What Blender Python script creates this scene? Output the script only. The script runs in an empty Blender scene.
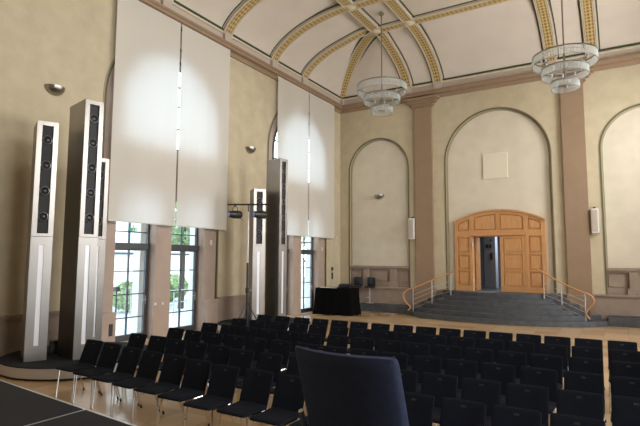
import bpy, bmesh, math, random
from mathutils import Vector, Matrix
from mathutils.geometry import tessellate_polygon
S = bpy.context.scene
COL = S.collection
PI = math.pi
sin, cos, R = math.sin, math.cos, math.radians
random.seed(7)

# ------------------------------------------------------------------ camera, world, light, exposure
cam_d = bpy.data.cameras.new('camera'); cam = bpy.data.objects.new('camera', cam_d); COL.objects.link(cam)
YAW, PITCH, ROLL = -0.5427, 0.0945, 0.0041
Fv = Vector((sin(YAW)*cos(PITCH), cos(YAW)*cos(PITCH), sin(PITCH)))
R0 = Vector((cos(YAW), -sin(YAW), 0)); U0 = R0.cross(Fv)
R2 = R0*cos(ROLL)+U0*sin(ROLL); U2 = U0*cos(ROLL)-R0*sin(ROLL)
mw = Matrix((R2, U2, -Fv)).transposed().to_4x4(); mw.translation = Vector((11.113, -20.24, 2.17))
cam.matrix_world = mw
cam_d.sensor_fit = 'HORIZONTAL'; cam_d.sensor_width = 36; cam_d.lens = 36*500.6/640
cam_d.clip_start = .05; cam_d.clip_end = 300
S.camera = cam
W, L, ZC = 13.93, 23.0, 9.05        # hall width, length, cornice underside

wd = bpy.data.worlds.new('daylight'); S.world = wd; wd.use_nodes = True
nt = wd.node_tree; bg = nt.nodes['Background']
bg.inputs['Color'].default_value = (.86, .94, 1, 1); bg.inputs['Strength'].default_value = 4.8

def area(name, loc, rot, sx, sy, power, col=(1, .97, .93)):
    l = bpy.data.lights.new(name, 'AREA'); l.shape = 'RECTANGLE'; l.size = sx; l.size_y = sy
    l.energy = power; l.color = col
    o = bpy.data.objects.new(name, l); COL.objects.link(o); o.location = loc; o.rotation_euler = rot
    return o
# daylight entering through the three tall windows of the right-hand wall, just outside their openings
for wy in (-3.5, -10.38, -17.2):
    area('window_daylight', (W+.75, wy, 5.9), (0, R(90), 0), 5.0, 3.6, {-3.5: 1000, -10.38: 1050, -17.2: 950}[wy], (1, .97, .92))
area('foyer_fill_light', (7.6, 2.6, 3.75), (0, 0, 0), 1.0, 1.0, 200, (.88, .93, 1))  # fill light added to brighten the foyer, not a known fixture
S.view_settings.view_transform = 'Standard'; S.view_settings.look = 'None'
S.view_settings.gamma = 1; S.view_settings.use_curve_mapping = False
S.view_settings.exposure = -0.08
S.cycles.use_denoising = True; S.cycles.sample_clamp_indirect = 4
S.cycles.max_bounces = 10; S.cycles.diffuse_bounces = 6; S.cycles.transmission_bounces = 8; S.cycles.transparent_max_bounces = 12

# ------------------------------------------------------------------ materials
M = {}
def mat(name, col, rough=.6, metal=0, var=.0, scale=6, bump=0, bscale=40, trans=0, spec=None, emit=None, aniso=0):
    m = bpy.data.materials.new(name); m.use_nodes = True; n = m.node_tree.nodes; l = m.node_tree.links
    b = n['Principled BSDF']; b.inputs['Base Color'].default_value = (*col, 1)
    b.inputs['Roughness'].default_value = rough; b.inputs['Metallic'].default_value = metal
    if spec is not None: b.inputs['Specular IOR Level'].default_value = spec
    if trans: b.inputs['Transmission Weight'].default_value = trans
    if emit: b.inputs['Emission Color'].default_value = (*col, 1); b.inputs['Emission Strength'].default_value = emit
    tc = n.new('ShaderNodeTexCoord')
    if var:
        t = n.new('ShaderNodeTexNoise'); t.inputs['Scale'].default_value = scale; t.inputs['Detail'].default_value = 6
        r = n.new('ShaderNodeValToRGB'); l.new(tc.outputs['Object'], t.inputs['Vector']); l.new(t.outputs['Fac'], r.inputs['Fac'])
        r.color_ramp.elements[0].position = .3; r.color_ramp.elements[1].position = .7
        r.color_ramp.elements[0].color = (*[c*(1-var) for c in col], 1); r.color_ramp.elements[1].color = (*[min(1, c*(1+var)) for c in col], 1)
        l.new(r.outputs['Color'], b.inputs['Base Color'])
    if bump:
        t = n.new('ShaderNodeTexNoise'); t.inputs['Scale'].default_value = bscale; t.inputs['Detail'].default_value = 4
        u = n.new('ShaderNodeBump'); u.inputs['Strength'].default_value = bump; u.inputs['Distance'].default_value = .01
        l.new(tc.outputs['Object'], t.inputs['Vector']); l.new(t.outputs['Fac'], u.inputs['Height']); l.new(u.outputs['Normal'], b.inputs['Normal'])
    M[name] = m; return m
mat('ochre', (.51, .44, .305), .8, var=.09, scale=2.2, bump=.12)
mat('niche_cream', (.63, .575, .46), .8, var=.05, scale=2.0, bump=.1)
mat('ceiling_cream', (.60, .54, .47), .85, var=.04, scale=1.2, bump=.05)
mat('frieze', (.46, .39, .33), .8, var=.04)
mat('brown_pink', (.28, .19, .12), .7, var=.05, scale=3)
mat('pier_pink', (.40, .305, .25), .7, var=.05, scale=3)
mat('stone_pink', (.30, .23, .18), .7, var=.10, scale=3)
mat('panel_cream', (.70, .645, .52), .7)
mat('olive', (.105, .095, .05), .6)
mat('olive_pale', (.30, .27, .17), .6)
mat('green_line', (.045, .06, .03), .6)
mat('moulding_cream', (.60, .53, .40), .6)
mat('moulding_body', (.50, .43, .34), .7)
mat('black_stone', (.072, .076, .084), .5, var=.3, scale=5, bump=.1)
mat('steel', (.34, .318, .295), .33, 1, var=.06, scale=2)
mat('steel_pale', (.75, .75, .78), .42, .4)
mat('chrome', (.75, .75, .75), .12, 1)
mat('chrome_band', (.62, .61, .6), .38, .7)
mat('dark_metal', (.05, .052, .055), .4, .5)
mat('grey_frame', (.06, .063, .068), .4, .2)
mat('black', (.008, .008, .009), .6)
mat('black_cloth', (.0022, .0022, .0026), .95, spec=.1)
mat('black_plastic', (.012, .012, .014), .35)
mat('chair_fabric', (.0055, .007, .012), .9, spec=.15, var=.15, scale=30, bump=.3, bscale=400)
mat('blue_fabric', (.034, .046, .10), .9, var=.12, scale=40, bump=.4, bscale=500)
mat('carpet', (.019, .019, .021), .95, spec=.2, var=.2, scale=60, bump=.3, bscale=300)
mat('alu', (.55, .54, .52), .35, .7)
mat('white_plastic', (.62, .62, .58), .4)
mat('cone', (.02, .021, .024), .3)
mat('cone_ring', (.17, .175, .19), .3, .5)
mat('rail_wood', (.56, .28, .12), .35, var=.12, scale=6)
mat('chrome_blue', (.25, .33, .6), .1, .2)
mat('paving', (.52, .60, .70), .6, var=.05, scale=1)
mat('leaf', (.22, .34, .14), .7, var=.4, scale=9)
mat('leaf_hazed', (.36, .48, .27), .7, var=.4, scale=9)  # foliage lightened: overexposure haze is put into the leaf colour
mat('bark', (.09, .075, .06), .9)
mat('facade_white', (.85, .86, .84), .7)
mat('column_white', (.62, .64, .63), .7)
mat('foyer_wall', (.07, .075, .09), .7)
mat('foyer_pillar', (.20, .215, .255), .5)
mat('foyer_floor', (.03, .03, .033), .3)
mat('foyer_white', (.75, .78, .82), .6)
mat('exit_green', (.01, .28, .12), .4, emit=.35)
mat('exit_white', (.75, .85, .8), .4)
mat('paper', (.75, .76, .8), .6); mat('paper_yellow', (.8, .65, .1), .6)
def wood_mat():
    m = mat('door_wood', (.5, .26, .1), .4); n = m.node_tree.nodes; l = m.node_tree.links
    tc = n.new('ShaderNodeTexCoord'); mp = n.new('ShaderNodeMapping'); mp.inputs['Scale'].default_value = (14, 14, 1.2)
    t = n.new('ShaderNodeTexNoise'); t.inputs['Scale'].default_value = 2.2; t.inputs['Detail'].default_value = 5
    r = n.new('ShaderNodeValToRGB'); r.color_ramp.elements[0].position = .3; r.color_ramp.elements[1].position = .72
    r.color_ramp.elements[0].color = (.46, .225, .088, 1); r.color_ramp.elements[1].color = (.60, .325, .14, 1)
    l.new(tc.outputs['Object'], mp.inputs['Vector']); l.new(mp.outputs['Vector'], t.inputs['Vector']); l.new(t.outputs['Fac'], r.inputs['Fac']); l.new(r.outputs['Color'], n['Principled BSDF'].inputs['Base Color'])
wood_mat()
def parquet():
    m = mat('parquet', (.6, .4, .22), .17); n = m.node_tree.nodes; l = m.node_tree.links; b = n['Principled BSDF']
    tc = n.new('ShaderNodeTexCoord'); mp = n.new('ShaderNodeMapping'); mp.inputs['Rotation'].default_value = (0, 0, 0)
    br = n.new('ShaderNodeTexBrick'); br.inputs['Scale'].default_value = 1; br.inputs['Brick Width'].default_value = .62; br.inputs['Row Height'].default_value = .62
    br.offset = 0; br.inputs['Mortar Size'].default_value = .003; br.inputs['Bias'].default_value = 0
    br.inputs['Color1'].default_value = (.46, .29, .145, 1); br.inputs['Color2'].default_value = (.60, .41, .23, 1); br.inputs['Mortar'].default_value = (.3, .19, .1, 1)
    ns = n.new('ShaderNodeTexNoise'); ns.inputs['Scale'].default_value = 2.5; mp2 = n.new('ShaderNodeMapping'); mp2.inputs['Scale'].default_value = (1, 8, 1)
    mx = n.new('ShaderNodeMix'); mx.data_type = 'RGBA'; mx.blend_type = 'MULTIPLY'; mx.inputs['Factor'].default_value = .05
    l.new(tc.outputs['Object'], mp.inputs['Vector']); l.new(mp.outputs['Vector'], br.inputs['Vector'])
    l.new(tc.outputs['Object'], mp2.inputs['Vector']); l.new(mp2.outputs['Vector'], ns.inputs['Vector'])
    l.new(br.outputs['Color'], mx.inputs['A']); l.new(ns.outputs['Fac'], mx.inputs['B']); l.new(mx.outputs['Result'], b.inputs['Base Color'])
parquet()
def gold_mat():
    m = mat('gold_ornament', (.5, .33, .1), .5); n = m.node_tree.nodes; l = m.node_tree.links; b = n['Principled BSDF']
    uv = n.new('ShaderNodeUVMap'); mp = n.new('ShaderNodeMapping'); mp.inputs['Scale'].default_value = (8.6, 6.2, 1)
    v = n.new('ShaderNodeTexVoronoi'); v.inputs['Scale'].default_value = 1; v.inputs['Randomness'].default_value = .05
    r = n.new('ShaderNodeValToRGB'); r.color_ramp.interpolation = 'LINEAR'
    r.color_ramp.elements[0].position = .25; r.color_ramp.elements[0].color = (.22, .12, .02, 1)
    r.color_ramp.elements[1].position = .45; r.color_ramp.elements[1].color = (.50, .38, .17, 1)
    l.new(uv.outputs['UV'], mp.inputs['Vector']); l.new(mp.outputs['Vector'], v.inputs['Vector']); l.new(v.outputs['Distance'], r.inputs['Fac']); l.new(r.outputs['Color'], b.inputs['Base Color'])
gold_mat()
def blind_mat():
    m = bpy.data.materials.new('blind_fabric'); m.use_nodes = True; n = m.node_tree.nodes; l = m.node_tree.links
    n.remove(n['Principled BSDF']); out = n['Material Output']
    d = n.new('ShaderNodeBsdfDiffuse'); t = n.new('ShaderNodeBsdfTranslucent'); x = n.new('ShaderNodeMixShader')
    d.inputs['Color'].default_value = (.73, .685, .61, 1); t.inputs['Color'].default_value = (.80, .86, .92, 1); x.inputs['Fac'].default_value = .27
    l.new(d.outputs[0], x.inputs[1]); l.new(t.outputs[0], x.inputs[2]); l.new(x.outputs[0], out.inputs['Surface']); M['blind_fabric'] = m
blind_mat()
def glass_mat(name, tint, fac, rough=.02):
    m = bpy.data.materials.new(name); m.use_nodes = True; n = m.node_tree.nodes; l = m.node_tree.links
    n.remove(n['Principled BSDF']); out = n['Material Output']
    t = n.new('ShaderNodeBsdfTransparent'); g = n.new('ShaderNodeBsdfGlossy'); x = n.new('ShaderNodeMixShader')
    t.inputs['Color'].default_value = (*tint, 1); g.inputs['Roughness'].default_value = rough; x.inputs['Fac'].default_value = fac
    l.new(t.outputs[0], x.inputs[1]); l.new(g.outputs[0], x.inputs[2]); l.new(x.outputs[0], out.inputs['Surface']); M[name] = m
glass_mat('pane_glass', (.95, .98, .98), .06)
def rod_mat():
    m = bpy.data.materials.new('crystal'); m.use_nodes = True; n = m.node_tree.nodes; l = m.node_tree.links
    b = n['Principled BSDF']; b.inputs['Base Color'].default_value = (.62, .66, .64, 1); b.inputs['Roughness'].default_value = .15
    t = n.new('ShaderNodeBsdfTransparent'); x = n.new('ShaderNodeMixShader'); x.inputs['Fac'].default_value = .42
    l.new(t.outputs[0], x.inputs[1]); l.new(b.outputs[0], x.inputs[2]); l.new(x.outputs[0], n['Material Output'].inputs['Surface']); M['crystal'] = m
rod_mat()

# ------------------------------------------------------------------ mesh helpers
class MB:
    def __init__(s): s.v = []; s.f = []; s.uv = {}
    def box(s, x0, x1, y0, y1, z0, z1):
        b = len(s.v)
        s.v += [(x, y, z) for z in (z0, z1) for y in (y0, y1) for x in (x0, x1)]
        for f in ((0, 2, 3, 1), (4, 5, 7, 6), (0, 1, 5, 4), (2, 6, 7, 3), (0, 4, 6, 2), (1, 3, 7, 5)): s.f.append([b+i for i in f])
        return s
    def tube(s, pts, r, seg=8, cap=True):
        pts = [Vector(p) for p in pts]; n = len(pts); b = len(s.v)
        up = None
        for i, p in enumerate(pts):
            t = (pts[min(i+1, n-1)]-pts[max(i-1, 0)]).normalized()
            if up is None: up = Vector((0, 0, 1)) if abs(t.z) < .9 else Vector((1, 0, 0))
            a = t.cross(up).normalized(); c = a.cross(t).normalized(); up = c
            rr = r[i] if isinstance(r, (list, tuple)) else r
            for k in range(seg):
                th = 2*PI*k/seg; s.v.append(tuple(p+a*cos(th)*rr+c*sin(th)*rr))
        for i in range(n-1):
            for k in range(seg):
                k2 = (k+1) % seg; s.f.append([b+i*seg+k, b+i*seg+k2, b+(i+1)*seg+k2, b+(i+1)*seg+k])
        if cap: s.f.append([b+k for k in range(seg)][::-1]); s.f.append([b+(n-1)*seg+k for k in range(seg)])
        return s
    def lathe(s, prof, c=(0, 0, 0), seg=32, a0=0, a1=2*PI, axis='z'):
        b = len(s.v); full = abs(a1-a0-2*PI) < 1e-6; m = seg if full else seg+1
        for r, z in prof:
            for k in range(m):
                th = a0+(a1-a0)*k/seg
                if axis == 'z': s.v.append((c[0]+r*cos(th), c[1]+r*sin(th), c[2]+z))
                elif axis == 'x': s.v.append((c[0]+z, c[1]+r*cos(th), c[2]+r*sin(th)))
                else: s.v.append((c[0]+r*cos(th), c[1]+z, c[2]+r*sin(th)))
        for i in range(len(prof)-1):
            for k in range(seg):
                k2 = (k+1) % m; s.f.append([b+i*m+k, b+i*m+k2, b+(i+1)*m+k2, b+(i+1)*m+k])
        return s
    def plate(s, loops, fn, d0, d1, back=True):
        """polygon with holes in (a,b), fn(a,b,d)->xyz, between depths d0 (front) and d1"""
        tris = tessellate_polygon([[Vector((a, b, 0)) for a, b in lp] for lp in loops])
        flat = [p for lp in loops for p in lp]; b = len(s.v); n = len(flat)
        s.v += [tuple(fn(p[0], p[1], d0)) for p in flat]+[tuple(fn(p[0], p[1], d1)) for p in flat]
        for t in tris:
            s.f.append([b+i for i in t])
            if back: s.f.append([b+n+i for i in t][::-1])
        o = 0
        for lp in loops:
            k = len(lp)
            for i in range(k):
                j = (i+1) % k; s.f.append([b+o+i, b+o+j, b+n+o+j, b+n+o+i])
            o += k
        return s
    def sweep(s, frames, hw, h0, h1):
        """frames: (pos, side, normal, length); rectangular section from -hw..hw and h0..h1 along normal"""
        b = len(s.v)
        for p, sd, nn, ln in frames:
            for (a, h) in ((-hw, h0), (hw, h0), (hw, h1), (-hw, h1)): s.v.append(tuple(p+sd*a+nn*h))
        for i in range(len(frames)-1):
            for k in range(4):
                k2 = (k+1) % 4; f = [b+i*4+k, b+i*4+k2, b+i*4+4+k2, b+i*4+4+k]; s.f.append(f)
                w = ((0, hw*2) if k != 3 else (0, 0)); us = [(-hw, hw, hw, -hw)[k], (-hw, hw, hw, -hw)[k2]]
                s.uv[len(s.f)-1] = [(us[0], frames[i][3]), (us[1], frames[i][3]), (us[1], frames[i+1][3]), (us[0], frames[i+1][3])]
        s.f.append([b, b+1, b+2, b+3]); e = b+(len(frames)-1)*4; s.f.append([e+3, e+2, e+1, e])
        return s
    def pad(s, w, h, t, fn, n=10, p=9, e=6):
        """soft cushion: half sizes w,h, thickness t; fn(x,y,z)->xyz with x,y in the plane, z through it"""
        b = len(s.v); g = [sin(PI/2*(-1+2*i/n)) for i in range(n+1)]
        for side in (1, -1):
            for j in range(n+1):
                for i in range(n+1):
                    u, v = g[i], g[j]; m = max(abs(u), abs(v)); q = (abs(u)**p+abs(v)**p)**(1/p) or 1
                    x, y = u*m/q, v*m/q
                    th = t*.5*(max(0, 1-m**e))**.5
                    s.v.append(tuple(fn(x*w, y*h, side*th)))
        N = (n+1)**2
        for j in range(n):
            for i in range(n):
                q = [j*(n+1)+i, j*(n+1)+i+1, (j+1)*(n+1)+i+1, (j+1)*(n+1)+i]
                s.f.append([b+k for k in q]); s.f.append([b+N+k for k in q][::-1])
        return s
    def build(s, name, m, parent=None, smooth=False, bevel=0, weld=False, loc=None):
        me = bpy.data.meshes.new(name); me.from_pydata(s.v, [], s.f)
        if s.uv:
            ul = me.uv_layers.new(name='UVMap')
            for fi, uvs in s.uv.items():
                for k, li in enumerate(me.polygons[fi].loop_indices): ul.data[li].uv = uvs[k]
        bm = bmesh.new(); bm.from_mesh(me)
        if weld: bmesh.ops.remove_doubles(bm, verts=bm.verts, dist=1e-5)
        bmesh.ops.recalc_face_normals(bm, faces=bm.faces); bm.to_mesh(me); bm.free()
        me.materials.append(M[m] if isinstance(m, str) else m)
        o = bpy.data.objects.new(name, me); COL.objects.link(o)
        if parent: o.parent = parent
        if loc: o.location = loc
        if smooth:
            for p in me.polygons: p.use_smooth = True
            me.set_sharp_from_angle(angle=R(38))
        if bevel:
            bv = o.modifiers.new('bevel', 'BEVEL'); bv.width = bevel; bv.segments = 2; bv.limit_method = 'ANGLE'
        return o
def tag(o, label=None, cat=None, group=None, kind=None):
    if label: o['label'] = label
    if cat: o['category'] = cat
    if group: o['group'] = group
    if kind: o['kind'] = kind
    return o
def st(o, label=None): o['kind'] = 'structure'; return tag(o, label)
def empty(name, loc, rz, label, cat, group=None):
    o = bpy.data.objects.new(name, None); COL.objects.link(o); o.location = loc; o.rotation_euler = (0, 0, rz); o.empty_display_size = .1
    return tag(o, label, cat, group)
def copy_tree(o, parent=None):
    c = o.copy(); COL.objects.link(c)
    if parent: c.parent = parent
    for ch in list(o.children): copy_tree(ch, c)
    return c
def arc(cx, cz, r, a0, a1, n=24): return [(cx+r*cos(a0+(a1-a0)*i/n), cz+r*sin(a0+(a1-a0)*i/n)) for i in range(n+1)]
def arch_loop(x0, x1, z0, zs, grow=0, n=28):
    """round-headed opening, from z0 to springing zs"""
    c = (x0+x1)/2; r = (x1-x0)/2+grow
    return [(c-r, z0-grow*0)]+[(c+r, z0)]+arc(c, zs, r, 0, PI, n)
def seg_arch(x0, x1, z0, zs, rise, n=12):
    c = (x0+x1)/2; h = (x1-x0)/2; r = (h*h+rise*rise)/(2*rise); a = math.asin(h/r)
    return [(x0, z0), (x1, z0)]+[(c+r*sin(a-2*a*i/n), zs+rise-r+r*cos(a-2*a*i/n)) for i in range(n+1)]
def rect(x0, x1, z0, z1): return [(x0, z0), (x1, z0), (x1, z1), (x0, z1)]
FAR = lambda a, b, d: (a, d, b)          # far wall: depth grows to +y
LEFT = lambda a, b, d: (-d, a, b)        # left wall: depth grows to -x
RIGHT = lambda a, b, d: (W+d, a, b)

# ------------------------------------------------------------------ room shell
st(MB().box(-.6, W+.6, -L, .3, -.15, 0).build('floor', 'parquet'))
# far wall: ochre face with three round-headed recesses
N_L = (.49, 3.34, 6.19); N_C = (4.97, 8.96, 6.23); N_R = (W-3.34, W-.49, 6.19)
REC = .14
door_hole = rect(5.95, 7.12, .98, 3.18)
far = MB()
far.plate([rect(0, W, 0, 11.2)[::1], arch_loop(N_L[0], N_L[1], 1.0, N_L[2])[::-1], arch_loop(N_C[0], N_C[1], .98, N_C[2])[::-1], arch_loop(N_R[0], N_R[1], 1.0, N_R[2])[::-1]], FAR, 0, REC, back=False)
st(far.build('wall_far', 'ochre'))
back = MB(); back.plate([rect(-.3, W+.3, 0, 11.3), door_hole[::-1]], FAR, REC, REC+.22)
st(back.build('wall_far', 'niche_cream'))
k = 0
def trim(o): 
    global k; k += 1; o.name = 'trim_%d' % k; o.data.name = 'trim'; return st(o)
def arch_ring(x0, x1, z0, zs, w0, w1, fn, d0, d1, m):
    a = arch_loop(x0, x1, z0, zs, w0); b = arch_loop(x0, x1, z0, zs, w1)
    a = a[1:]+a[:1]; b = b[1:]+b[:1]      # start bottom right, end bottom left
    trim(MB().plate([b+a[::-1]], fn, d0, d1).build('trim', m))
for n_ in (N_L, N_C, N_R):
    zb = 1.0 if n_ is not N_C else 1.0
    arch_ring(n_[0], n_[1], zb, n_[2], -.01, .025, FAR, -.02, .02, 'olive')
    arch_ring(n_[0], n_[1], zb, n_[2], .025, .05, FAR, -.012, .02, 'olive_pale')
    arch_ring(n_[0], n_[1], zb, n_[2], -.025, .0, FAR, REC-.04, REC, 'olive_pale')
    arch_ring(n_[0], n_[1], zb, n_[2], -.065, -.045, FAR, REC-.015, REC, 'olive_pale')
# pilasters with stepped capitals
for (x0, x1) in ((3.68, 4.45), (9.38, 10.15)):
    p = MB(); c = (x0+x1)/2; h = (x1-x0)/2
    p.box(c-h, c+h, -.14, 0, .3, 8.75)
    for dx, z0, z1 in ((.05, 8.68, 8.73), (.10, 8.73, 8.85), (.20, 8.85, 8.93), (.27, 8.93, 9.0), (.36, 9.0, 9.1)): p.box(c-h-dx, c+h+dx, -.14-dx*.6, 0, z0, z1)
    p.box(c-h-.06, c+h+.06, -.19, 0, .3, .98)
    trim(p.build('trim', 'brown_pink', bevel=.012))
# cornice, frieze and cream moulding round the room
def ring(prof, m, name='trim'):
    """prof: list of (t, z) closed section, t = distance in from the wall"""
    b = MB(); n = len(prof)
    for (fx, fy) in ((0, 0), (1, 0), (1, 1), (0, 1)):
        for t, z in prof: b.v.append((t if fx == 0 else W-t, -t if fy == 0 else -L+t, z))
    for c in range(4):
        d = (c+1) % 4
        for i in range(n):
            j = (i+1) % n; b.f.append([c*n+i, c*n+j, d*n+j, d*n+i])
    return trim(b.build('trim', m))
ring([(0, 9.05), (.06, 9.05), (.08, 9.12), (.10, 9.17), (.24, 9.19), (.26, 9.26), (.30, 9.28), (.30, 9.35), (0, 9.35)], 'brown_pink')
ring([(0, 9.35), (.16, 9.35), (.16, 9.60), (0, 9.60)], 'frieze')
ring([(.0, 9.60), (.21, 9.60), (.22, 9.63), (.20, 9.68), (0, 9.68)], 'moulding_cream')
# coved ceiling
T0, T1, Z0, ZT = .15, 3.45, 9.60, 10.95
def prof(t):
    s_ = min(1, max(0, (t-T0)/(T1-T0))); return Z0+(ZT-Z0)*(1-(1-s_)**2)**.62
def cz(x, y):
    a, b_ = min(x, W-x), min(-y, L+y); t = min(a, b_); z = prof(t)
    if t < T1: z += .26*math.exp(-((a-b_)/.75)**2)*sin(PI*min(1, max(0, (t-T0)/(T1-T0))))**.8     # groin lifts towards the corner
    return z
ts = [T0+(T1-T0)*(1-cos(PI/2*i/24)) for i in range(25)]
xs = ts+[W-t for t in ts[::-1]]; ys = [-t for t in ts]+[-L+t for t in ts[::-1]]
b = MB()
for y in ys:
    for x in xs: b.v.append((x, y, cz(x, y)))
nx = len(xs)
for j in range(len(ys)-1):
    for i in range(nx-1): b.f.append([j*nx+i, j*nx+i+1, (j+1)*nx+i+1, (j+1)*nx+i])
o = st(b.build('ceiling', 'ceiling_cream', smooth=True))
st(MB().box(-.6, W+.6, -L-.4, .6, 11.3, 11.5).build('ceiling', 'ceiling_cream'))   # attic floor above the vault
# ribs
def frames_xy(fn, n=30):
    pts = [Vector(fn(i/n)) for i in range(n+1)]; out = []; ln = 0
    for i, p in enumerate(pts):
        t = (pts[min(i+1, n)]-pts[max(i-1, 0)]).normalized(); sd = t.cross(Vector((0, 0, 1)))
        sd = sd.normalized(); nn = t.cross(sd).normalized()
        if nn.z > 0: nn = -nn
        if i: ln += (p-pts[i-1]).length
        out.append((p, sd, nn, ln))
    return out
def rib(fn, n=30, corner=False):
    fr = frames_xy(fn, n)
    trim(MB().sweep(fr, .20, -.06, .075).build('trim', 'moulding_body'))
    e = .10 if corner else 0
    trim(MB().sweep(fr, .115, .07, .095).build('trim', 'gold_ornament'))
    for sg in (-1, 1):
        trim(MB().sweep([(p+s*sg*.19, s, q, l) for p, s, q, l in fr], .014, .06, .10).build('trim', 'moulding_cream'))
        trim(MB().sweep([(p+s*sg*.145, s, q, l) for p, s, q, l in fr], .012, .07, .10).build('trim', 'moulding_cream'))
        trim(MB().sweep([(p+s*sg*.26, s, q, l) for p, s, q, l in fr], .017, -.02, .022+e).build('trim', 'green_line'))
def cove_t(a): return T0+.0+(T1-T0)*(1-cos(PI/2*a))
foot = MB()
RX = (3.45, 4.79, W-4.79, W-3.45); RY = (-3.45, -5.55, -8.15, -10.75, -13.35, -16.0)
def pt(x, y): return (x, y, cz(x, y))
for x in RX:
    rib(lambda a: pt(x, -cove_t(a)))
    foot.box(x-.17, x+.17, -.27, 0, 9.36, 9.66)
for y in RY:
    rib(lambda a: pt(cove_t(a), y)); rib(lambda a: pt(W-cove_t(a), y))
    foot.box(0, .27, y-.17, y+.17, 9.36, 9.66); foot.box(W-.27, W, y-.17, y+.17, 9.36, 9.66)
rib(lambda a: pt(cove_t(a), -cove_t(a)), corner=True); rib(lambda a: pt(W-cove_t(a), -cove_t(a)), corner=True)
foot.box(0, .3, -.3, 0, 9.36, 9.66); foot.box(W-.3, W, -.3, 0, 9.36, 9.66)
trim(foot.build('trim', 'frieze'))
for y in RY: rib(lambda a: (T1+(W-2*T1)*a, y, ZT), 2)
for x in RX: rib(lambda a: (x, -T1+(RY[-1]+T1)*a, ZT), 2)
ro = MB()
for x in RX:
    for y in RY: ro.lathe([(0, -.15), (.06, -.15), (.10, -.12), (.17, -.10), (.2, -.07), (.2, 0)], (x, y, ZT), 16)
trim(ro.build('trim', 'moulding_cream', smooth=True))
# green and cream border lines of each panel along the foot of the vault
tl = .235; zl = prof(.235)
trim(MB().box(.1, W-.1, -.235, -.10, 9.69, 9.74).build('trim', 'green_line'))
trim(MB().box(.10, .235, -16, -.1, 9.69, 9.74).build('trim', 'green_line'))
trim(MB().box(W-.235, W-.10, -16, -.1, 9.69, 9.74).build('trim', 'green_line'))

# left and right walls with french-door openings and arched windows
BAYS = (-10.31, -3.45)
def bay_holes(c):
    return [seg_arch(c-1.6, c-.29, .02, 3.75, .3), seg_arch(c+.28, c+1.6, .02, 3.75, .3), arch_loop(c-1.75, c+1.85, 5.4, 6.3)]
def side_wall(fn, nm, bays, thick=.42):
    loops = [rect(-L, 0, 0, 11.2)]
    for c in bays: loops += [h[::-1] for h in bay_holes(c)]
    st(MB().plate(loops, fn, .06, thick).build(nm, 'pier_pink'))
    loops = [rect(-L, 0, 0, 11.2)]
    for c in bays: loops.append(arch_loop(c-2.1, c+2.1, .0, 6.35)[::-1])
    loops[0] = [(-L, -.02), (0, -.02), (0, 11.2), (-L, 11.2)]
    lo = [(-L, -.02)]
    # outer outline that dips round each bay so the opening reaches the floor
    pts = [(-L, 0)]
    for c in sorted(bays):
        a = arch_loop(c-2.1, c+2.1, 0, 6.35); a = [a[0]]+a[2:][::-1]+[a[1]]
        pts += [(p[0], p[1]) for p in a]
    pts += [(0, 0), (0, 11.2), (-L, 11.2)]
    st(MB().plate([pts], fn, 0, .06, back=False).build(nm, 'ochre'))
side_wall(LEFT, 'wall_left', BAYS)
side_wall(RIGHT, 'wall_right', (-3.53, -10.38, -17.2))
st(MB().box(-.5, W+.5, -L-.3, -L, 0, 11.3).build('wall_back', 'ochre'))
for c in BAYS:
    arch_ring(c-2.1, c+2.1, 0, 6.35, 0, .045, LEFT, -.02, .02, 'olive')
    arch_ring(c-2.1, c+2.1, 0, 6.35, .045, .09, LEFT, -.01, .02, 'olive_pale')
    arch_ring(c-1.75, c+1.85, 5.4, 6.3, -.07, .03, LEFT, .04, .2, 'grey_frame')
# dados of the left wall
dado = MB()
for (y0, y1) in ((-L, BAYS[0]-2.15), (BAYS[0]+2.15, BAYS[1]-2.15), (BAYS[1]+2.15, -.0)):
    dado.box(0, .05, y0, y1, 0, .86); dado.box(0, .075, y0, y1, .86, .93); dado.box(0, .12, y0, y1, .93, 1.0); dado.box(0, .08, y0, y1, 0, .16)
trim(dado.build('trim', 'stone_pink', bevel=.008))
pd = MB()
for c in BAYS:
    pd.box(-.06, .10, c+1.6, c+2.12, 0, .85); pd.box(-.06, .13, c+1.58, c+2.14, .85, .95); pd.box(-.06, .10, c-2.1, c-1.6, 0, .85)
trim(pd.build('trim', 'pier_pink', bevel=.01))

# far wall dado
d = MB()
for x0, x1 in ((0, 4.97), (8.96, W)):
    d.box(x0, x1, -.05, .0, .0, .93); d.box(x0, x1, -.09, 0, .93, .97); d.box(x0, x1, -.12, 0, .97, 1.03)
trim(d.build('trim', 'stone_pink', bevel=.008))
nf = 0
for n_ in (N_L, N_R):
    d = MB(); x0, x1 = n_[0]+.0, n_[1]-.0; Y = REC
    d.box(x0, x1, Y-.01, Y, 1.03, 1.8)
    d.box(x0, x1, Y-.10, Y, 1.80, 1.86); d.box(x0, x1, Y-.15, Y, 1.86, 1.95)
    d.box(x0, x1, Y-.06, Y, 1.03, 1.14)
    w = (x1-x0)
    for f in (.285, .735):
        c = x0+w*f
        d.box(c-.13, c+.13, Y-.15, Y, 1.25, 1.8); d.box(c-.2, c+.2, Y-.15, Y, 1.03, 1.25)
    for a, e in ((.02, .19), (.38, .63), (.83, .98)):
        d.box(x0+w*a, x0+w*e, Y-.05, Y, 1.30, 1.70)
    trim(d.build('trim', 'stone_pink', bevel=.012))
# dark stone plinth along the far wall
pl = MB()
for x0, x1 in ((0, 3.35), (10.59, W)):
    pl.box(x0, x1, -.50, 0, 0, .30); pl.box(x0, x1, -.30, 0, .30, .335)
o = st(pl.build('baseboard_far', 'black_stone', bevel=.01))

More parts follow.
